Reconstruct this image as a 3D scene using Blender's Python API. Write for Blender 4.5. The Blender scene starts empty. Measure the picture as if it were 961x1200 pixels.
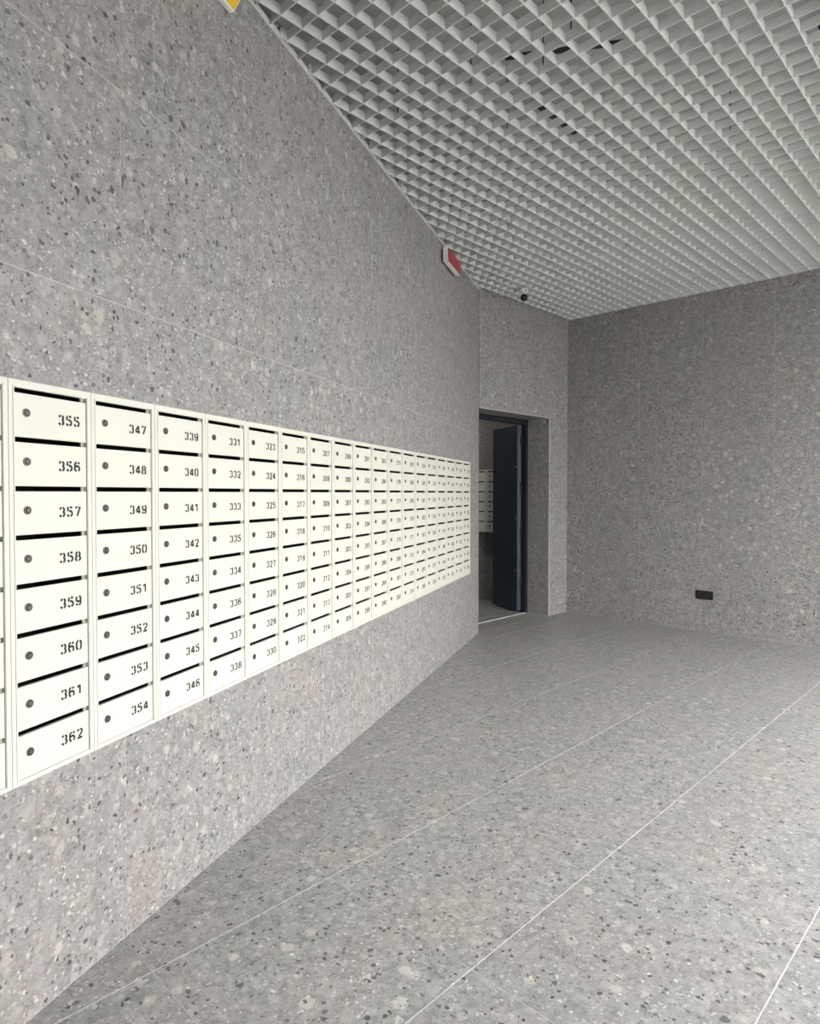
import bpy, bmesh, math, random
from mathutils import Vector, Matrix
random.seed(7)
scene = bpy.context.scene
COL = scene.collection

# ------------------------------------------------------------------ room measures
X1, Y1 = 6.2106, 3.70            # right wall plane X, door wall plane Y
XC = 4.6905                      # corner of the oblique left wall and the door wall
WA = 0.4346                      # angle of the left wall to +X
ZC = 3.103                       # underside of the grille ceiling
XB, YF = -3.0, -1.5              # rear wall and window wall
D = Vector((math.cos(WA), math.sin(WA), 0))
NW = Vector((-D.y, D.x, 0))
CORNER = Vector((XC, Y1, 0))

# ------------------------------------------------------------------ camera
cd = bpy.data.cameras.new('camera')
cam = bpy.data.objects.new('camera', cd); COL.objects.link(cam); scene.camera = cam
YAW, PITCH = 0.77442, 0.01946
cd.sensor_fit = 'HORIZONTAL'; cd.sensor_width = 36.0
cd.lens = 767.18 / 961 * 36.0
cd.shift_x = (480.5 - 479.0) / 961
cd.shift_y = (593.0 - 600.0) / 961
cam.location = (0, 0, 1.27)
cam.rotation_euler = (math.pi/2 - PITCH, 0, YAW - math.pi/2)
cd.clip_start = 0.02; cd.clip_end = 200

# ------------------------------------------------------------------ daylight
w = bpy.data.worlds.new('overcast_sky'); scene.world = w; w.use_nodes = True
wt = w.node_tree; wt.nodes.clear()
wo = wt.nodes.new('ShaderNodeOutputWorld'); wb = wt.nodes.new('ShaderNodeBackground')
tc = wt.nodes.new('ShaderNodeTexCoord'); sx = wt.nodes.new('ShaderNodeSeparateXYZ'); cr = wt.nodes.new('ShaderNodeValToRGB')
wt.links.new(tc.outputs['Generated'], sx.inputs[0]); wt.links.new(sx.outputs['Z'], cr.inputs[0])
cr.color_ramp.elements[0].position = 0.0; cr.color_ramp.elements[0].color = (0.42, 0.42, 0.42, 1)
cr.color_ramp.elements[1].position = 0.9; cr.color_ramp.elements[1].color = (1.0, 0.995, 0.985, 1)
wt.links.new(cr.outputs[0], wb.inputs['Color']); wt.links.new(wb.outputs[0], wo.inputs['Surface'])
wb.inputs['Strength'].default_value = 3.6
# portal over the glazing: guides the sky light into the room, gives off nothing itself
GZ = 2.92                       # head of the glazing
GY0, GY1 = -1.4, -0.5             # glazing in the right wall, nearer than the photo shows
WX0, WX1 = 0.6, 6.0              # glazing in the front wall, behind the camera
def portal(loc, rot, sx_, sy_):
    pl = bpy.data.lights.new('window_portal', 'AREA'); pl.shape = 'RECTANGLE'; pl.size = sx_; pl.size_y = sy_
    pl.cycles.is_portal = True
    po = bpy.data.objects.new('window_portal', pl); COL.objects.link(po); po.location = loc; po.rotation_euler = rot
portal(((WX0+WX1)/2, YF-.22, GZ/2+.03), (math.pi/2, 0, 0), WX1-WX0+.1, GZ)
portal((X1+.3, (GY0+GY1)/2, GZ/2+.03), (math.pi/2, 0, math.pi/2), GY1-GY0+.1, GZ)

vs = scene.view_settings
scene.display_settings.display_device = 'sRGB'
vs.view_transform = 'Standard'; vs.look = 'None'; vs.gamma = 1.0; vs.use_curve_mapping = False
vs.exposure = 2.32
scene.cycles.max_bounces = 10; scene.cycles.diffuse_bounces = 7

# ------------------------------------------------------------------ helpers
def link(o, parent=None):
    COL.objects.link(o)
    if parent is not None: o.parent = parent
    return o
def mesh_obj(name, verts, faces, mats, parent=None, midx=None, smooth=False):
    me = bpy.data.meshes.new(name); me.from_pydata([tuple(v) for v in verts], [], faces)
    for m in (mats if isinstance(mats, (list, tuple)) else [mats]): me.materials.append(m)
    if midx: me.polygons.foreach_set('material_index', midx)
    if smooth: me.polygons.foreach_set('use_smooth', [True]*len(me.polygons))
    me.update()
    return link(bpy.data.objects.new(name, me), parent)
def empty(name, loc, rz=0, parent=None):
    o = bpy.data.objects.new(name, None); o.location = loc; o.rotation_euler = (0, 0, rz); o.empty_display_size = .1
    return link(o, parent)
def tag(o, label, cat, group=None):
    o['label'] = label; o['category'] = cat
    if group: o['group'] = group
    return o
def struct(o): o['kind'] = 'structure'; return o
class MB:
    """collects shapes for one mesh"""
    def __init__(s): s.v = []; s.f = []; s.m = []
    def add(s, verts, faces, m=0):
        b = len(s.v); s.v += [tuple(v) for v in verts]; s.f += [tuple(b+i for i in f) for f in faces]; s.m += [m]*len(faces)
    def box(s, a, b, m=0):
        x0,y0,z0 = a; x1,y1,z1 = b
        s.add([(x0,y0,z0),(x1,y0,z0),(x1,y1,z0),(x0,y1,z0),(x0,y0,z1),(x1,y0,z1),(x1,y1,z1),(x0,y1,z1)],
              [(0,3,2,1),(4,5,6,7),(0,1,5,4),(1,2,6,5),(2,3,7,6),(3,0,4,7)], m)
    def cyl(s, p, q, r, n=16, m=0, r2=None):
        p = Vector(p); q = Vector(q); d = (q-p).normalized(); r2 = r if r2 is None else r2
        a = d.orthogonal().normalized(); b = d.cross(a)
        vs_ = []
        for c, rr in ((p, r), (q, r2)):
            for i in range(n):
                t = 2*math.pi*i/n; vs_.append(c + a*rr*math.cos(t) + b*rr*math.sin(t))
        s.add(vs_, [(i, (i+1)%n, n+(i+1)%n, n+i) for i in range(n)] + [tuple(range(n-1,-1,-1)), tuple(range(n, 2*n))], m)
    def sphere(s, c, r, nu=20, nv=12, m=0, sz=1.0):
        vs_ = [(c[0], c[1], c[2]-r*sz)]
        for j in range(1, nv):
            p = math.pi*j/nv
            for i in range(nu):
                t = 2*math.pi*i/nu; vs_.append((c[0]+r*math.sin(p)*math.cos(t), c[1]+r*math.sin(p)*math.sin(t), c[2]-r*sz*math.cos(p)))
        vs_.append((c[0], c[1], c[2]+r*sz)); L = len(vs_)-1; fs = []
        for i in range(nu):
            k = (i+1)%nu; fs.append((0, 1+k, 1+i)); fs.append((L, L-nu+i, L-nu+k))
            for j in range(nv-2): a = 1+j*nu; fs.append((a+i, a+k, a+nu+k, a+nu+i))
        s.add(vs_, fs, m)
    def build(s, name, mats, parent=None, smooth=False):
        return mesh_obj(name, s.v, s.f, mats, parent, s.m, smooth)
    def mesh(s, name, mats):
        me = bpy.data.meshes.new(name); me.from_pydata(s.v, [], s.f)
        for m in mats: me.materials.append(m)
        me.polygons.foreach_set('material_index', s.m); me.update(); return me

# ------------------------------------------------------------------ materials
def new_mat(name):
    m = bpy.data.materials.new(name); m.use_nodes = True; nt = m.node_tree
    return m, nt, nt.nodes['Principled BSDF']
def plain(name, col, rough=0.5, metal=0.0, bump=0.0, bscale=200, spec=0.5, vary=0.04):
    m, nt, b = new_mat(name)
    b.inputs['Roughness'].default_value = rough; b.inputs['Metallic'].default_value = metal
    b.inputs['Specular IOR Level'].default_value = spec
    g = nt.nodes.new('ShaderNodeNewGeometry'); n = nt.nodes.new('ShaderNodeTexNoise'); n.inputs['Scale'].default_value = 9
    nt.links.new(g.outputs['Position'], n.inputs['Vector'])
    r = nt.nodes.new('ShaderNodeValToRGB'); nt.links.new(n.outputs['Fac'], r.inputs[0])
    r.color_ramp.elements[0].position = .3; r.color_ramp.elements[1].position = .7
    r.color_ramp.elements[0].color = tuple(c*(1-vary) for c in col)+(1,); r.color_ramp.elements[1].color = tuple(min(1,c*(1+vary)) for c in col)+(1,)
    nt.links.new(r.outputs[0], b.inputs['Base Color'])
    if bump:
        n2 = nt.nodes.new('ShaderNodeTexNoise'); n2.inputs['Scale'].default_value = bscale; nt.links.new(g.outputs['Position'], n2.inputs['Vector'])
        bp = nt.nodes.new('ShaderNodeBump'); bp.inputs['Strength'].default_value = bump; bp.inputs['Distance'].default_value = .001
        nt.links.new(n2.outputs['Fac'], bp.inputs['Height']); nt.links.new(bp.outputs[0], b.inputs['Normal'])
    return m
def terrazzo(name, gain, rough, tint=(1,1,1), warm=0.5):
    m, nt, b = new_mat(name); L = nt.links.new
    def N(t, **k):
        n = nt.nodes.new(t)
        for a, v in k.items(): setattr(n, a, v)
        return n
    g = N('ShaderNodeNewGeometry'); oi = N('ShaderNodeObjectInfo')
    rv = N('ShaderNodeVectorMath', operation='SCALE'); rv.inputs[0].default_value = (37, 53, 71); L(oi.outputs['Random'], rv.inputs['Scale'])
    ad = N('ShaderNodeVectorMath', operation='ADD'); L(g.outputs['Position'], ad.inputs[0]); L(rv.outputs[0], ad.inputs[1])
    # a little distortion makes the chips irregular
    dn = N('ShaderNodeTexNoise'); dn.inputs['Scale'].default_value = 60; dn.inputs['Detail'].default_value = 3; L(ad.outputs[0], dn.inputs['Vector'])
    ds = N('ShaderNodeVectorMath', operation='SCALE'); ds.inputs['Scale'].default_value = 0.022; L(dn.outputs['Color'], ds.inputs[0])
    P = N('ShaderNodeVectorMath', operation='ADD'); L(ad.outputs[0], P.inputs[0]); L(ds.outputs[0], P.inputs[1])
    def math_(op, a, b_=None, clamp=False):
        n = N('ShaderNodeMath', operation=op); n.use_clamp = clamp
        for i, x in enumerate((a, b_)):
            if x is None: continue
            if isinstance(x, (int, float)): n.inputs[i].default_value = x
            else: L(x, n.inputs[i])
        return n.outputs[0]
    def ramp(fac, pts):
        r = N('ShaderNodeValToRGB'); L(fac, r.inputs[0]); e = r.color_ramp.elements
        while len(e) < len(pts): e.new(0.5)
        for i, (p, c) in enumerate(pts): e[i].position = p; e[i].color = (c[0], c[1], c[2], 1)
        return r.outputs[0]
    def mix(fac, a, b_, mode='MIX'):
        n = N('ShaderNodeMix', data_type='RGBA', blend_type=mode)
        if isinstance(fac, (int, float)): n.inputs[0].default_value = fac
        else: L(fac, n.inputs[0])
        for i, x in ((6, a), (7, b_)):
            if isinstance(x, tuple): n.inputs[i].default_value = x+(1,)
            else: L(x, n.inputs[i])
        return n.outputs[2]
    def chips(scale, share, size, soft=0.06):
        """mask of the chips of one size: a random share of the cells, each with its own radius"""
        v = N('ShaderNodeTexVoronoi'); v.inputs['Scale'].default_value = scale; v.inputs['Randomness'].default_value = 1; L(P.outputs[0], v.inputs['Vector'])
        s = N('ShaderNodeSeparateColor'); L(v.outputs['Color'], s.inputs[0])
        on = math_('LESS_THAN', s.outputs[0], share)
        rad = math_('ADD', math_('MULTIPLY', s.outputs[1], size*0.6), size*0.5)
        edge = math_('DIVIDE', math_('SUBTRACT', rad, v.outputs['Distance']), soft, True)
        return math_('MULTIPLY', on, edge), s.outputs[2]
    cl = N('ShaderNodeTexNoise'); cl.inputs['Scale'].default_value = 3.0; cl.inputs['Detail'].default_value = 3; L(ad.outputs[0], cl.inputs['Vector'])
    base = ramp(cl.outputs['Fac'], [(.32, (.262,.273,.270)), (.5, (.285,.276,.272)), (.68, (.302,.280,.272))])
    fine = N('ShaderNodeTexVoronoi'); fine.inputs['Scale'].default_value = 150; L(P.outputs[0], fine.inputs['Vector'])
    fs = N('ShaderNodeSeparateColor'); L(fine.outputs['Color'], fs.inputs[0])
    base = mix(1.0, base, ramp(fs.outputs[0], [(0, (.72,.72,.72)), (.6, (1,1,1)), (1, (1.0,1.0,1.0))]), 'MULTIPLY')
    md = N('ShaderNodeTexNoise'); md.inputs['Scale'].default_value = 22; md.inputs['Detail'].default_value = 4; md.inputs['Distortion'].default_value = .8; L(ad.outputs[0], md.inputs['Vector'])
    base = mix(1.0, base, ramp(md.outputs['Fac'], [(.30, (.74,.75,.75)), (.5, (1,1,1)), (.72, (1.0,1.0,1.0))]), 'MULTIPLY')
    base = mix(math_('MULTIPLY', ramp(md.outputs['Fac'], [(.55, (0,0,0)), (.75, (1,1,1))]), .5), base, (.40,.39,.375))
    # cloudy veil of mid-size stones
    k, c = chips(34, .8, .62, .20); base = mix(math_('MULTIPLY', k, .5), base, ramp(c, [(0,(.20,.205,.205)),(.45,(.28,.275,.27)),(1,(.43,.415,.40))]))
    k, c = chips(24, .20, .5, .14); base = mix(math_('MULTIPLY', k, .6), base, ramp(c, [(0,(.34,.335,.33)),(.6,(.44,.41,.36)),(1,(.56,.54,.50))]))
    k, c = chips(78, .50, .46, .10); base = mix(math_('MULTIPLY', k, .8), base, ramp(c, [(0,(.30,.29,.285)),(.5,(.42,.405,.39)),(1,(.56,.545,.52))]))
    k, c = chips(120, .26, .42, .10); base = mix(math_('MULTIPLY', k, .8), base, ramp(c, [(0,(.06,.06,.062)),(.6,(.13,.13,.13)),(1,(.5,.49,.475))]))
    k, c = chips(62, .19, .42, .08); base = mix(math_('MULTIPLY', k, .93), base, ramp(c, [(0,(.030,.030,.034)),(.6,(.065,.064,.068)),(1,(.13,.125,.12))]))
    k, c = chips(38, .04, .40, .06); base = mix(math_('MULTIPLY', k, .9), base, ramp(c, [(0,(.05,.05,.055)),(1,(.10,.10,.10))]))
    tn = mix(1.0, base, tuple(gain*t for t in tint), 'MULTIPLY')
    L(tn, b.inputs['Base Color'])
    b.inputs['Roughness'].default_value = rough; b.inputs['Specular IOR Level'].default_value = .5
    bn = N('ShaderNodeTexNoise'); bn.inputs['Scale'].default_value = 30; L(g.outputs['Position'], bn.inputs['Vector'])
    bp = N('ShaderNodeBump'); bp.inputs['Strength'].default_value = .06; bp.inputs['Distance'].default_value = .002
    L(bn.outputs['Fac'], bp.inputs['Height']); L(bp.outputs[0], b.inputs['Normal'])
    return m
M_WALL = terrazzo('terrazzo_wall', 1.18, .55, (1.0, .982, .974))
M_FLOOR = terrazzo('terrazzo_floor', 1.34, .42, (.99, 1.0, 1.0))
M_GROUT = plain('light_grout', (.72,.71,.69), .85, bump=.3)
M_GROUT_W = plain('wall_grout', (.50,.485,.47), .85, bump=.3)
M_BOX = plain('cream_powder_coat', (.745,.742,.655), .45, vary=.008)
M_DARK = plain('box_inside', (.045,.045,.04), .8)
M_INK = plain('black_ink', (.018,.018,.018), .6)
M_LOCK = plain('nickel', (.20,.195,.18), .5, 1.0)
M_KEY = plain('lock_core', (.02,.02,.02), .6, .2)
M_BLADE = plain('white_blade', (.74,.765,.73), .45, vary=.01)
M_SLAB = plain('grey_soffit', (.40,.41,.40), .9, bump=.4, bscale=20)
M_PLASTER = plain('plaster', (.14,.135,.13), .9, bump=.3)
M_DOOR = plain('blue_black_paint', (.030,.050,.075), .42, vary=.1)
M_DFRAME = plain('black_frame_paint', (.018,.018,.022), .5)
M_STEEL = plain('brushed_steel', (.55,.54,.52), .38, 1.0)
M_TRIM = plain('aluminium_trim', (.70,.69,.67), .5, .1)
M_WHITE = plain('white_plastic', (.82,.82,.78), .4)
M_RED = plain('red_acrylic', (.40,.03,.055), .3)
M_YELLOW = plain('yellow_film', (.85,.50,.02), .4)
M_BLACKP = plain('black_plastic', (.012,.010,.010), .35)
M_CABLE = plain('dark_cable', (.03,.03,.03), .6)
M_PAVE = plain('pavement', (.19,.19,.19), .9, bump=.5, bscale=8)
M_MULL = plain('mullion_paint', (.10,.10,.11), .4)
def glass():
    m = bpy.data.materials.new('window_glass'); m.use_nodes = True; nt = m.node_tree; nt.nodes.clear()
    o = nt.nodes.new('ShaderNodeOutputMaterial'); t = nt.nodes.new('ShaderNodeBsdfTransparent'); gl = nt.nodes.new('ShaderNodeBsdfGlossy')
    t.inputs[0].default_value = (.96,.96,.955,1); gl.inputs['Roughness'].default_value = .02
    mx = nt.nodes.new('ShaderNodeMixShader'); mx.inputs[0].default_value = .07
    nt.links.new(t.outputs[0], mx.inputs[1]); nt.links.new(gl.outputs[0], mx.inputs[2]); nt.links.new(mx.outputs[0], o.inputs[0])
    return m
M_GLASS = glass()

# ------------------------------------------------------------------ tiles
GAP = 0.0018          # half a joint
RELIEF = 0.0010       # the tile face stands this proud of the grout
def clip(poly, a, b, c):
    """keep a*x+b*y<=c"""
    out = []
    for i in range(len(poly)):
        p, q = poly[i], poly[(i+1) % len(poly)]; dp = a*p[0]+b*p[1]-c; dq = a*q[0]+b*q[1]-c
        if dp <= 0: out.append(p)
        if dp*dq < 0: t = dp/(dp-dq); out.append((p[0]+(q[0]-p[0])*t, p[1]+(q[1]-p[1])*t))
    return out
def area(poly): return .5*sum(poly[i][0]*poly[(i+1)%len(poly)][1]-poly[(i+1)%len(poly)][0]*poly[i][1] for i in range(len(poly)))
def shrink(poly, d):
    """inset a convex ccw polygon"""
    out = poly
    for i in range(len(poly)):
        p, q = poly[i], poly[(i+1) % len(poly)]; ex, ey = q[0]-p[0], q[1]-p[1]; l = math.hypot(ex, ey)
        if l < 1e-9: continue
        a, b = ey/l, -ex/l      # outward normal of a ccw polygon
        out = clip(out, a, b, a*p[0]+b*p[1]-d)
        if len(out) < 3: return []
    return out
tile_cache = {}
def tile(poly, place, mat, parent, key):
    """one tile: a thin prism with a fine chamfer. place(u, v, h) -> local point of the parent"""
    poly = shrink(poly, GAP)
    if len(poly) < 3 or area(poly) < 2e-4: return
    cx = sum(p[0] for p in poly)/len(poly); cy = sum(p[1] for p in poly)/len(poly)
    sig = (key, mat.name) + tuple((round(p[0]-cx, 4), round(p[1]-cy, 4)) for p in poly)
    o3 = Vector(place(cx, cy, 0))
    me = tile_cache.get(sig)
    if me is None:
        inn = shrink(poly, .0004)
        if len(inn) != len(poly): inn = poly
        n = len(poly)
        vv = [Vector(place(x, y, 0))-o3 for x, y in poly] + [Vector(place(x, y, RELIEF-.0003))-o3 for x, y in poly] + [Vector(place(x, y, RELIEF))-o3 for x, y in inn]
        ff = [(i, (i+1)%n, n+(i+1)%n, n+i) for i in range(n)] + [(n+i, n+(i+1)%n, 2*n+(i+1)%n, 2*n+i) for i in range(n)] + [tuple(range(2*n, 3*n)), tuple(range(n-1, -1, -1))]
        me = bpy.data.meshes.new('tile'); me.from_pydata([tuple(v) for v in vv], [], ff); me.materials.append(mat)
        bm = bmesh.new(); bm.from_mesh(me); bmesh.ops.recalc_face_normals(bm, faces=bm.faces); bm.to_mesh(me); bm.free(); me.update()
        tile_cache[sig] = me
    o = bpy.data.objects.new('tile', me); o.location = o3; link(o, parent); return o
def widen(poly, du, dv):
    """a tile a little wider than its cell: thinner joints in that direction"""
    us = [p[0] for p in poly]; vs_ = [p[1] for p in poly]; mu = (min(us)+max(us))/2; mv = (min(vs_)+max(vs_))/2
    return [(u+(du if u > mu else -du), v+(dv if v > mv else -dv)) for u, v in poly]
def rect(a, b, c, d): return [(a, b), (c, b), (c, d), (a, d)]
def grid(us, vs_): return [rect(us[i], vs_[j], us[i+1], vs_[j+1]) for i in range(len(us)-1) for j in range(len(vs_)-1)]
def steps(a, b, off, st=.6):
    k = math.ceil((a-off)/st + 1e-6); r = [a]
    while off+k*st < b-1e-6: r.append(off+k*st); k += 1
    return r+[b]
def minus(cell, hole):
    """rect pieces of cell outside hole"""
    (x0,y0),(x1,y1) = cell[0], cell[2]; hx0,hy0,hx1,hy1 = hole
    if x1 <= hx0 or x0 >= hx1 or y1 <= hy0 or y0 >= hy1: return [cell]
    out = []
    if y0 < hy0: out.append(rect(x0, y0, x1, hy0))
    if y1 > hy1: out.append(rect(x0, hy1, x1, y1))
    a, b = max(y0, hy0), min(y1, hy1)
    if x0 < hx0: out.append(rect(x0, a, hx0, b))
    if x1 > hx1: out.append(rect(hx1, a, x1, b))
    return out

# ------------------------------------------------------------------ floor
IN_Y = 3.985                      # inner face of the door wall
INR = 6.9                         # far end of the inner room
INX = 3.7
m = MB()
m.add([(XB-.2, YF-.2, -.2), (X1+.2, YF-.2, -.2), (X1+.2, INR+.2, -.2), (XB-.2, INR+.2, -.2), (XB-.2, YF-.2, -RELIEF), (X1+.2, YF-.2, -RELIEF), (X1+.2, INR+.2, -RELIEF), (XB-.2, INR+.2, -RELIEF)],
      [(0,3,2,1),(4,5,6,7),(0,1,5,4),(1,2,6,5),(2,3,7,6),(3,0,4,7)])
floor = struct(m.build('floor', [M_GROUT]))
fx = steps(XB, X1-.002, .15+.6*-6); 
plf = lambda u, v, h: (u, v, h-RELIEF)
wall_clip = (NW.x, NW.y, NW.x*XC+NW.y*Y1+.0006)
for c in grid(fx, steps(YF+.01, Y1, 1.085)):
    c = clip(widen(c, .0007, 0), *wall_clip)
    if len(c) >= 3: tile(c, plf, M_FLOOR, floor, 'f')
for c in grid(steps(4.702, 5.858, .15), [Y1, IN_Y]): tile(c, plf, M_FLOOR, floor, 'f')
for c in grid(steps(INX, X1-.002, .15), steps(IN_Y, INR, 1.085)): tile(c, plf, M_FLOOR, floor, 'f')

# ------------------------------------------------------------------ left wall (oblique) with the niche for the mailboxes
PITCH_C = 0.2425; S0 = 0.326; NC = 19; S1 = S0 + NC*PITCH_C
ZT, ZB = 1.537, 0.578
HT = 3.42; LEN = 8.5
wl = MB()        # local: x along D (negative towards the camera), y into the wall
f0 = RELIEF
wl.box((-LEN, f0, -.1), (0, .4, ZB-.001)); wl.box((-LEN, f0, ZT+.001), (0, .4, HT))
wl.box((-LEN, f0, ZB-.001), (-S1-.001, .4, ZT+.001)); wl.box((-S0+.001, f0, ZB-.001), (0, .4, ZT+.001))
wl.box((-S1-.001, .23, ZB-.001), (-S0+.001, .4, ZT+.001))
wall_left = struct(wl.build('wall_left', [M_GROUT_W])); wall_left.location = CORNER; wall_left.rotation_euler = (0, 0, WA)
pw = lambda u, v, h: (u, f0-h, v)
for c in grid(steps(-LEN, -.002, -.13), steps(.0, ZC+.06, .6)):
    for q in minus(c, (-S1-.001, ZB-.001, -S0+.001, ZT+.001)): tile(widen(q, .0006, .0002), pw, M_WALL, wall_left, 'l')

# ------------------------------------------------------------------ wall with the doorway
OX0, OX1, OZ = 4.702, 5.860, 2.045
wb_ = MB()
yb = Y1+RELIEF
wb_.box((OX0-.0, yb, OZ+RELIEF), (X1+.0, IN_Y, HT)); wb_.box((OX1+RELIEF, yb, -.1), (X1, IN_Y, OZ+RELIEF))
wb_.box((INX, 4.12-.0, -.1), (OX0-RELIEF, IN_Y+.16, HT))
wall_back = struct(wb_.build('wall_back', [M_GROUT_W]))
pb = lambda u, v, h: (u, yb-h, v)
hole = (OX0-.02, -.1, OX1, OZ)
for c in grid(steps(XC+.002, X1-.002, 5.55-.6), steps(.002, ZC+.06, .6)):
    for q in minus(c, hole): tile(widen(q, .0008, .0010), pb, M_WALL, wall_back, 'b')
pj = lambda u, v, h: (OX1+RELIEF-h, u, v)          # right reveal
for c in grid([Y1+.002, IN_Y-.03], steps(.002, OZ-.002, .6)): tile(c, pj, M_WALL, wall_back, 'j')
ps = lambda u, v, h: (u, v, OZ+RELIEF-h)           # soffit of the reveal
for c in grid(steps(OX0, OX1-.002, .15), [Y1+.002, IN_Y-.03]): tile(c, ps, M_WALL, wall_back, 's')

# ------------------------------------------------------------------ right wall
xr = X1+RELIEF
wr = MB(); wr.box((xr, GY1, -.1), (xr+.25, INR+.2, HT)); wr.box((xr, YF-.2, -.1), (xr+.25, GY0, HT))
wr.box((xr, GY0, GZ), (xr+.25, GY1, HT)); wr.box((xr, GY0, -.1), (xr+.25, GY1, .06))
wall_right = struct(wr.build('wall_right', [M_GROUT_W]))
pr = lambda u, v, h: (xr-h, u, v)
ys = steps(YF+.01, Y1-.0, 1.095)
for i in range(len(ys)-1):
    mid = .5*(ys[i]+ys[i+1])
    for c in grid([ys[i], ys[i+1]], steps(.002, ZC+.06, 1.2 if mid > 2.28 else .6, 1.2)):
        for q in minus(c, (GY0, .06, GY1, GZ)): tile(widen(q, .0006, .0012), pr, M_WALL, wall_right, 'r')
for c in grid(steps(IN_Y, INR, 1.095), steps(.002, 2.7, 1.2, 1.2)): tile(c, pr, M_WALL, wall_right, 'r')

# ------------------------------------------------------------------ inner room, rear wall
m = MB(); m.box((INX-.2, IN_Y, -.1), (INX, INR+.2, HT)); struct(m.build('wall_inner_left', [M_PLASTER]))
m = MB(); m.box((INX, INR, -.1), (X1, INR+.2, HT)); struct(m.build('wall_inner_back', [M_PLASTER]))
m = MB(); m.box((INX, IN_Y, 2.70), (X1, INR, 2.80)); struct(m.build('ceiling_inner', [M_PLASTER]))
m = MB(); m.box((XB-.2, YF-.2, -.1), (XB, .75, HT)); struct(m.build('wall_rear', [M_PLASTER]))

# ------------------------------------------------------------------ window wall with floor-to-ceiling glazing (behind the camera)
WZ0, WZ1 = .06, GZ
m = MB(); m.box((XB, YF-.2, -.1), (WX0, YF, HT)); m.box((WX1, YF-.2, -.1), (X1, YF, HT))
m.box((WX0, YF-.2, WZ1), (WX1, YF, HT)); m.box((WX0, YF-.2, -.1), (WX1, YF, WZ0))
struct(m.build('wall_front', [M_PLASTER]))
def glazing(n, loc, rz, width, NP):
    win = struct(empty('window_%d' % n, loc, rz)); hw = width/2; hh = WZ1-WZ0
    m = MB(); m.box((-hw, -.04, 0), (hw, .04, .06)); m.box((-hw, -.04, hh-.06), (hw, .04, hh)); m.box((-hw, -.04, .06), (-hw+.06, .04, hh-.06)); m.box((hw-.06, -.04, .06), (hw, .04, hh-.06))
    m.build('window_frame', [M_MULL], win)
    for i in range(1, NP):
        x = -hw + i*2*hw/NP; m = MB(); m.box((x-.03, -.04, .06), (x+.03, .04, hh-.06)); m.build('mullion', [M_MULL], win)
    for i in range(NP):
        m = MB(); m.box((-hw+i*2*hw/NP+.03, -.006, .06), (-hw+(i+1)*2*hw/NP-.03, .006, hh-.06)); m.build('pane', [M_GLASS], win)
glazing(1, ((WX0+WX1)/2, YF-.1, WZ0), 0, WX1-WX0, 4)
glazing(2, (xr+.12, (GY0+GY1)/2, WZ0), math.pi/2, GY1-GY0, 1)
m = MB(); m.box((X1+.26, YF-.2, -.25), (40, 30, -.06)); struct(m.build('pavement', [M_PAVE]))
m = MB(); m.box((-30, -40, -.25), (40, YF-.2, -.06)); struct(m.build('pavement', [M_PAVE]))

# ------------------------------------------------------------------ ceiling: soffit slab and the egg-crate grille of crossing blades
m = MB(); m.box((XB-.2, YF-.2, HT), (X1+.4, Y1+.45, HT+.2))
ceiling = struct(m.build('ceiling', [M_SLAB]))
BH, BT = .041, .0036
tW = math.tan(WA)
k = math.ceil((YF+.02-.034)/.1)
while .034+.1*k < Y1-.01:
    y = .034+.1*k; k += 1
    xa = max(XB+.005, XC+(y-Y1)/tW+.012); xb = X1-.006
    m = MB(); m.box((xa, y-BT/2, ZC), (xb, y+BT/2, ZC+BH)); m.build('long_blade', [M_BLADE], ceiling)
k = math.ceil((XB+.03-.08)/.1)
while .08+.1*k < X1-.01:
    x = .08+.1*k; k += 1
    yb2 = min(Y1-.006, Y1+(x-XC)*tW-.006)
    m = MB(); m.box((x-BT/2, YF+.006, ZC+.0004), (x+BT/2, yb2, ZC+BH)); m.build('cross_blade', [M_BLADE], ceiling)
random.seed(21)
for i in range(46):
    x = .13+.1*random.randint(12, 58)+random.uniform(-.03,.03); y = .084+.1*random.randint(-8, 34)
    if (Vector((x, y, 0))-CORNER).dot(NW) > -.15: continue
    m = MB(); m.cyl((x, y, ZC+.012), (x, y, HT), .0028, 6); m.build('hanger', [M_CABLE], ceiling)
for (a, b, r) in (((2.05,.9,3.30),(2.3,1.15,3.30),.03), ((2.9,1.9,3.28),(3.25,1.9,3.28),.03), ((3.35,.2,3.33),(3.35,.75,3.33),.035), ((2.4,1.75,3.2),(2.75,1.35,3.25),.012), ((3.9,2.2,3.22),(4.5,2.6,3.22),.010)):
    m = MB(); m.cyl(a, b, r, 10); m.build('conduit', [M_CABLE], ceiling, True)

# ------------------------------------------------------------------ trims
def trim(n, a, b):
    m = MB(); m.box(a, b); struct(m.build('trim_%d' % n, [M_TRIM]))
trim(1, (OX1-.002, Y1-.003, 0), (OX1+.006, Y1+.004, OZ+.006))
trim(2, (OX0, Y1-.002, OZ-.001), (OX1-.001, Y1+.003, OZ+.004))
m = MB(); m.box((-LEN, -.004, ZC-.006), (-.004, f0-RELIEF-.0003, ZC+.02)); t3 = struct(m.build('trim_3', [M_TRIM])); t3.location = CORNER; t3.rotation_euler = (0,0,WA)

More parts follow.
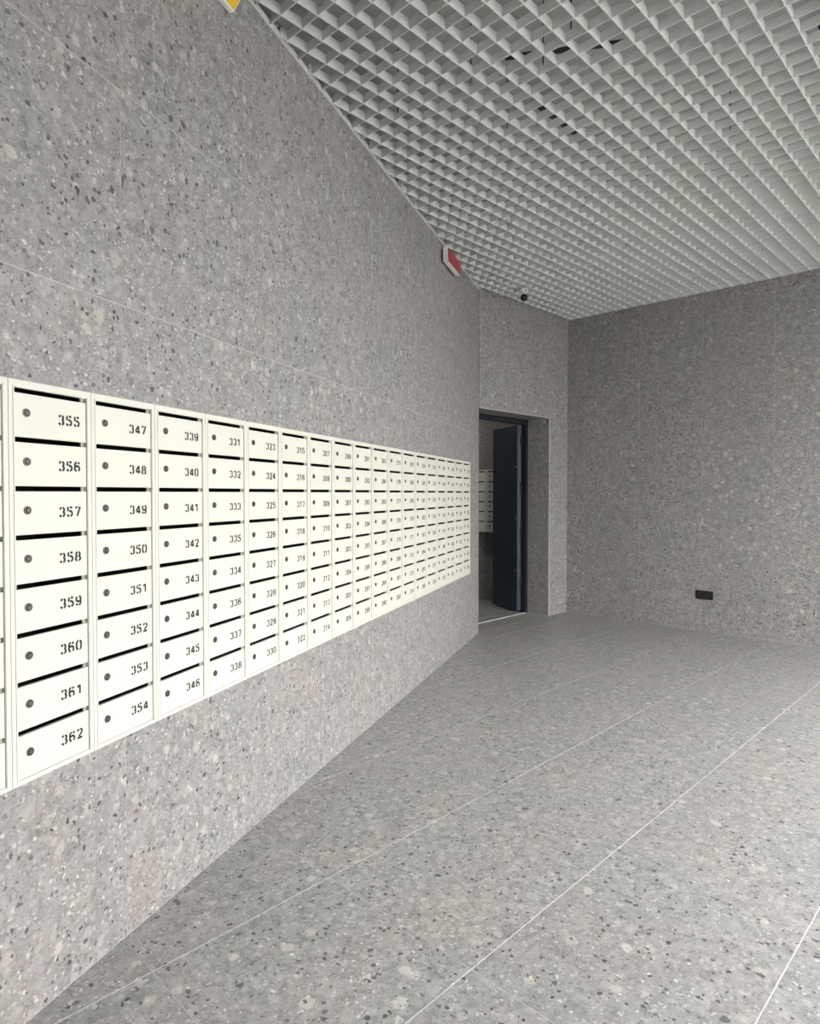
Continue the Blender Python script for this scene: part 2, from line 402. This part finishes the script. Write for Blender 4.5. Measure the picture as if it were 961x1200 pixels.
# ------------------------------------------------------------------ door: black frame, two dark blue steel leaves swung into the inner room
door = struct(empty('door_1', ((OX0+OX1)/2, IN_Y, 0)))
hwx = (OX1-OX0)/2
m = MB(); m.box((-hwx+.002, -.028, 0), (-hwx+.045, .03, OZ-.002)); m.box((hwx-.045, -.028, 0), (hwx-.002, .03, OZ-.002)); m.box((-hwx+.045, -.028, OZ-.05), (hwx-.045, .03, OZ-.002))
m.build('door_frame', [M_DFRAME], door)
m = MB(); m.box((-hwx+.045, -.03, 0), (hwx-.045, -.012, .006)); m.build('threshold', [M_TRIM], door)
LW, LH, LT = .50, 1.965, .045
def leaf(side):
    # local: hinge at the origin, the leaf runs along -X (side 1) or +X (side -1)
    ang = -math.radians(112) if side > 0 else math.radians(95)
    e = MB(); s = -side
    xa, xb = sorted((s*.004, s*LW))
    e.box((xa, -LT, .022), (xb, 0, .022+LH))
    ya = -LT-.004
    xa2, xb2 = sorted((s*.05, s*(LW-.05)))
    e.box((xa2, ya, .10), (xb2, -LT, LH-.06))
    o = e.build('leaf', [M_DOOR], door); o.location = (side*(hwx-.045), .032, 0); o.rotation_euler = (0, 0, ang)
    for z in (.25, .80, 1.28, 1.78):
        h = MB(); h.cyl((0, .002, z), (0, .002, z+.11), .010, 10); h.build('hinge', [M_DFRAME], o, True)
    for z in (.45, 1.0, 1.55):
        h = MB(); h.cyl((s*.03, ya-.001, z), (s*.03, ya+.006, z), .008, 10); h.build('bolt_head', [M_STEEL], o)
    if side < 0:
        h = MB(); h.cyl((s*(LW-.07), -LT-.05, 1.0), (s*(LW-.17), -LT-.05, 1.0), .009, 10); h.cyl((s*(LW-.07), -LT-.004, 1.0), (s*(LW-.07), -LT-.055, 1.0), .009, 10); h.build('handle', [M_STEEL], o, True)
leaf(1); leaf(-1)

# ------------------------------------------------------------------ mailboxes
# stencilled numerals: strokes in a unit cell 0.66 wide, 1 high
def arc(cx, cy, rx, ry, a0, a1, n=9):
    return [(cx+rx*math.cos(math.radians(a0+(a1-a0)*i/n)), cy+ry*math.sin(math.radians(a0+(a1-a0)*i/n))) for i in range(n+1)]
W_ = .62; c_ = W_/2
DIG = {
 '0': [arc(c_,.68,.24,.25,20,160)[0:4], arc(c_,.68,.24,.25,100,180)+arc(c_,.32,.24,.25,180,255), arc(c_,.32,.24,.25,285,360)+arc(c_,.68,.24,.25,0,75)],
 '1': [[(.10,.74),(.36,.92)], [(.38,.07),(.38,.92)]],
 '2': [arc(c_,.68,.24,.25,165,100), arc(c_,.68,.24,.25,75,-35)+[(.20,.24)], [(.06,.08),(.58,.08)]],
 '3': [arc(c_,.70,.22,.22,165,100), arc(c_,.70,.22,.22,75,-70), arc(c_,.29,.24,.22,65,-75), arc(c_,.29,.24,.22,-100,-165)],
 '4': [[(.44,.07),(.44,.93)], [(.40,.90),(.05,.34)], [(.05,.28),(.36,.28)], [(.50,.28),(.62,.28)]],
 '5': [[(.30,.92),(.56,.92)], [(.20,.92),(.11,.92),(.09,.56)], arc(c_-.02,.33,.26,.26,105,-75), arc(c_-.02,.33,.26,.26,-100,-160)],
 '6': [arc(c_,.68,.24,.25,20,75), arc(c_,.68,.24,.25,100,180)+arc(c_,.30,.24,.23,180,255), arc(c_,.32,.24,.25,130,-60)],
 '7': [[(.05,.91),(.28,.91)], [(.36,.91),(.58,.91),(.44,.55),(.26,.07)]],
 '8': [arc(c_,.71,.20,.21,105,255), arc(c_,.71,.20,.21,75,-75), arc(c_,.28,.25,.21,105,255), arc(c_,.28,.25,.21,75,-75)],
 '9': [arc(c_,.32,.24,.25,-160,-105), arc(c_,.32,.24,.25,-80,0)+arc(c_,.70,.24,.23,0,75), arc(c_,.68,.24,.25,310,120)],
}
DIG['0'] = DIG['0'][1:]
def number_mesh(txt):
    m = MB(); h = .0262; adv = .0242; hwid = .0029
    for k_, ch in enumerate(txt):
        ox = k_*adv
        for st in DIG[ch]:
            pts = [(ox+x*h*1.14-.001, y*h) for x, y in st]; pts = [p for i, p in enumerate(pts) if i == 0 or math.dist(p, pts[i-1]) > 1e-4]
            L_, R_ = [], []
            for i, p in enumerate(pts):
                a = pts[max(0, i-1)]; b = pts[min(len(pts)-1, i+1)]; dx, dy = b[0]-a[0], b[1]-a[1]; l = math.hypot(dx, dy) or 1
                L_.append((p[0]-dy/l*hwid, -.0003, p[1]+dx/l*hwid)); R_.append((p[0]+dy/l*hwid, -.0003, p[1]-dx/l*hwid))
            n = len(pts); m.add(L_+R_, [(i, n+i, n+i+1, i+1) for i in range(n-1)])
    return m.mesh('number', [M_INK])
ROWS = 8; PZ = .1161; SLOT = .0125; FT = .018
FW = .0155         # frame lip either side
DW = PITCH_C-2*FW  # clear width
def cabinet_body(rows, dep=.2):
    H = FT+rows*PZ+.012; m = MB(); T = .0008; W = PITCH_C
    m.box((T, -.003, 0), (FW, .010, H)); m.box((W-FW, -.003, 0), (W-T, .010, H))
    m.box((FW, -.003, H-FT), (W-FW, .010, H)); m.box((FW, -.003, 0), (W-FW, .010, .011))
    # raised inner edges of the frame
    m.box((FW-.004, -.005, .008), (FW-.001, -.003, H-FT+.004)); m.box((W-FW+.001, -.005, .008), (W-FW+.004, -.003, H-FT+.004))
    # carcass
    m.box((T, .010, .0), (T+.002, dep, H), 1); m.box((W-T-.002, .010, 0), (W-T, dep, H), 1)
    m.box((T, dep-.003, 0), (W-T, dep, H), 1); m.box((T+.002, .010, H-.003), (W-T-.002, dep-.003, H), 1); m.box((T+.002, .010, 0), (W-T-.002, dep-.003, .003), 1)
    for r in range(1, rows):
        z = H-FT-r*PZ; m.box((T+.002, .012, z+.001), (W-T-.002, dep-.003, z+.003), 1)
    return m, H
body_mb, CH = cabinet_body(ROWS)
body_me = body_mb.mesh('body', [M_BOX, M_DARK])
DHG = PZ-SLOT
dm = MB()
dm.box((.0012, 0, 0), (DW-.0020, .008, DHG)); 
dm.box((.0010, -.0006, 0), (DW-.0020, 0, .0015)); dm.box((.0010, -.0006, DHG-.0015), (DW-.0020, 0, DHG))
door_me = dm.mesh('door', [M_BOX])
tm = MB(); tm.box((0, .001, 0), (.0022, .006, SLOT-.0005)); tm.box((.0052, .001, 0), (.0068, .006, SLOT-.0005))
tab_me = tm.mesh('hinge_tab', [M_BOX])
lm = MB(); lm.cyl((0, 0, 0), (0, -.0024, 0), .0105, 20, 0, .0098); lm.cyl((0, -.0024, 0), (0, -.0026, 0), .0078, 18, 1); lm.cyl((0, -.0026, 0), (0, -.0042, 0), .0052, 14, 0, .0046)
lm.box((-.0006, -.0046, -.0036), (.0006, -.0041, .0036), 1)
lock_me = lm.mesh('lock', [M_LOCK, M_KEY])
def cabinet(name, loc, rz, rows, body, H, numbers, label, group, wall_m=None):
    root = empty(name, loc, rz); tag(root, label, 'mailbox', group)
    link(bpy.data.objects.new('body', body), root)
    for r in range(rows):
        z = H-FT-r*PZ-SLOT-DHG+.0004
        d = link(bpy.data.objects.new('door', door_me), root); d.location = (FW, -.0015, z)
        t = link(bpy.data.objects.new('hinge_tab', tab_me), root); t.location = (PITCH_C-FW-.014, 0, z+DHG+.0001)
        lk = link(bpy.data.objects.new('lock', lock_me), d); lk.location = (.033, -.0001, .0585)
        if numbers:
            n = link(bpy.data.objects.new('number', number_mesh(numbers[r])), d); n.location = (DW-.0228-.0242*2-.0262*.62, -.0001, .0385)
    return root
PLACE = ['nearest full cabinet at the left'] + [n + ' column from the left' for n in 'second third fourth fifth sixth seventh eighth ninth tenth eleventh twelfth thirteenth fourteenth fifteenth sixteenth seventeenth'.split()] + ['last column beside the doorway']
for c in range(NC):
    s_left = S0+(c+1)*PITCH_C                    # the side nearer the camera
    if c < 18:
        top = 219+8*c; nums = [str(top+i) for i in range(8)]
        if top == 331: nums[3], nums[4] = '335', '334'        # as the photograph has it
        lab = 'cream mailbox cabinet numbered %d to %d, %s' % (top, top+7, PLACE[17-c])
    else: nums = None; lab = 'cream mailbox cabinet cut off by the left edge of the photo'
    p = CORNER - D*s_left; 
    cabinet('mailbox_cabinet', (p.x, p.y, ZB), WA, ROWS, body_me, CH, nums, lab, 'mailbox cabinets along the left wall')
# the bank inside the inner room, on the continuation of the right wall
ib_mb, IH = cabinet_body(6, .115); ib_me = ib_mb.mesh('body', [M_BOX, M_DARK])
side_y = [4.9325, 4.69]
lbl = ['dim cream mailbox cabinet seen through the doorway, cut by the left edge of the opening', 'dim cream mailbox cabinet seen through the doorway, against the blue door leaf']
for y, lb in zip(side_y, lbl):
    cabinet('mailbox_cabinet', (X1-.120, y, 1.545-IH), -math.pi/2, 6, ib_me, IH, None, lb, 'mailbox cabinets in the inner room')

# ------------------------------------------------------------------ exit sign, yellow sign
def sign(name, s0, s1, off, th, z0, z1, lean, face, label, inset):
    p = CORNER - D*s0; root = empty(name, (p.x, p.y, z0), WA); tag(root, label, 'sign')
    Ln = s0-s1; h = z1-z0
    m = MB(); yb, yf, yt = -off, -off-th, -off-th-lean
    m.add([(0,yb,0),(Ln,yb,0),(Ln,yf,0),(0,yf,0),(0,yb,h),(Ln,yb,h),(Ln,yt,h),(0,yt,h)], [(0,1,2,3),(7,6,5,4),(3,2,6,7),(0,4,5,1),(1,5,6,2),(0,3,7,4)])
    m.build('housing', [M_WHITE], root)
    m = MB(); e = inset
    lp = lambda t: yf+(yt-yf)*t
    m.add([(e,lp(e/h)-.0003,e),(Ln-e,lp(e/h)-.0003,e),(Ln-e,lp(1-e/h)-.0003,h-e),(e,lp(1-e/h)-.0003,h-e),
           (e,lp(e/h)-.002,e),(Ln-e,lp(e/h)-.002,e),(Ln-e,lp(1-e/h)-.002,h-e),(e,lp(1-e/h)-.002,h-e)], [(0,3,2,1),(4,5,6,7),(0,1,5,4),(1,2,6,5),(2,3,7,6),(3,0,4,7)])
    m.build('face', [face], root)
    m = MB(); m.box((Ln*.2, -off, h*.3), (Ln*.8, 0, h*.7)); m.build('bracket', [M_DFRAME], root)
sign('exit_sign', 1.212, .86, .02, .036, 2.955, 3.055, 0, M_RED, 'red and white box sign high on the left wall under the grille', .003)
sign('warning_sign', 4.10, 3.815, .004, .018, 2.962, 3.075, .09, M_YELLOW, 'yellow box sign high on the left wall at the top edge of the photo', .004)

# ------------------------------------------------------------------ dome camera hanging from the grille
cx_, cy_ = 4.93, 3.38
root = empty('ceiling_camera', (cx_, cy_, ZC-.001)); tag(root, 'small black ball camera with white mount hanging from the grille ceiling', 'camera')
m = MB(); m.cyl((0,0,0), (0,0,-.012), .034, 20, 0, .030); m.cyl((0,0,-.012), (0,0,-.055), .017, 12)
m.box((-.034,-.008,-.035), (.034,.008,-.012)); m.box((-.008,-.034,-.035), (.008,.034,-.012)); m.build('mount', [M_WHITE], root)
m = MB(); m.sphere((0,0,-.082), .033); m.build('ball', [M_BLACKP], root, True)
m = MB(); fwv = Vector((-.6,-.6,-.35)).normalized(); c0 = Vector((0,0,-.082)); m.cyl(c0+fwv*.031, c0+fwv*.036, .012, 14); m.build('lens', [M_DFRAME], root)

# ------------------------------------------------------------------ black socket low on the right wall
ya, yb3, za, zb3 = 2.182, 2.336, .292, .372
root = empty('wall_socket', (X1-.0002, (ya+yb3)/2, za), 0); tag(root, 'black double wall socket low on the dark right wall', 'socket')
hwid = (yb3-ya)/2; hz = zb3-za
bm = bmesh.new(); bmesh.ops.create_cube(bm, size=1)
for v in bm.verts: v.co = Vector((-.006+v.co.x*.012, v.co.y*2*hwid, hz/2+v.co.z*hz))
bmesh.ops.bevel(bm, geom=[e for e in bm.edges], offset=.004, segments=2, affect='EDGES')
me = bpy.data.meshes.new('plate'); bm.to_mesh(me); bm.free(); me.materials.append(M_BLACKP); link(bpy.data.objects.new('plate', me), root)
for yy in (-.038, .038):
    m = MB(); m.box((-.0145, yy-.030, .010), (-.011, yy+.030, hz-.010)); m.build('cover', [M_BLACKP], root)
m = MB(); m.cyl((-.0145, -.038, hz/2), (-.0165, -.038, hz/2), .020, 20); m.build('outlet', [M_DFRAME], root)

# ------------------------------------------------------------------ lamp of the inner room (its own light)
root = empty('ceiling_lamp', (5.3, 5.6, 2.699)); tag(root, 'round white ceiling lamp in the inner room', 'lamp')
m = MB(); m.cyl((0,0,0), (0,0,-.05), .16, 28, 0, .15); m.build('lamp_body', [M_WHITE], root)
al = bpy.data.lights.new('lamp_light', 'AREA'); al.shape = 'DISK'; al.size = .28; al.energy = 1.8; al.color = (1, .93, .85)
ao = link(bpy.data.objects.new('lamp_light', al), root); ao.location = (0, 0, -.055)
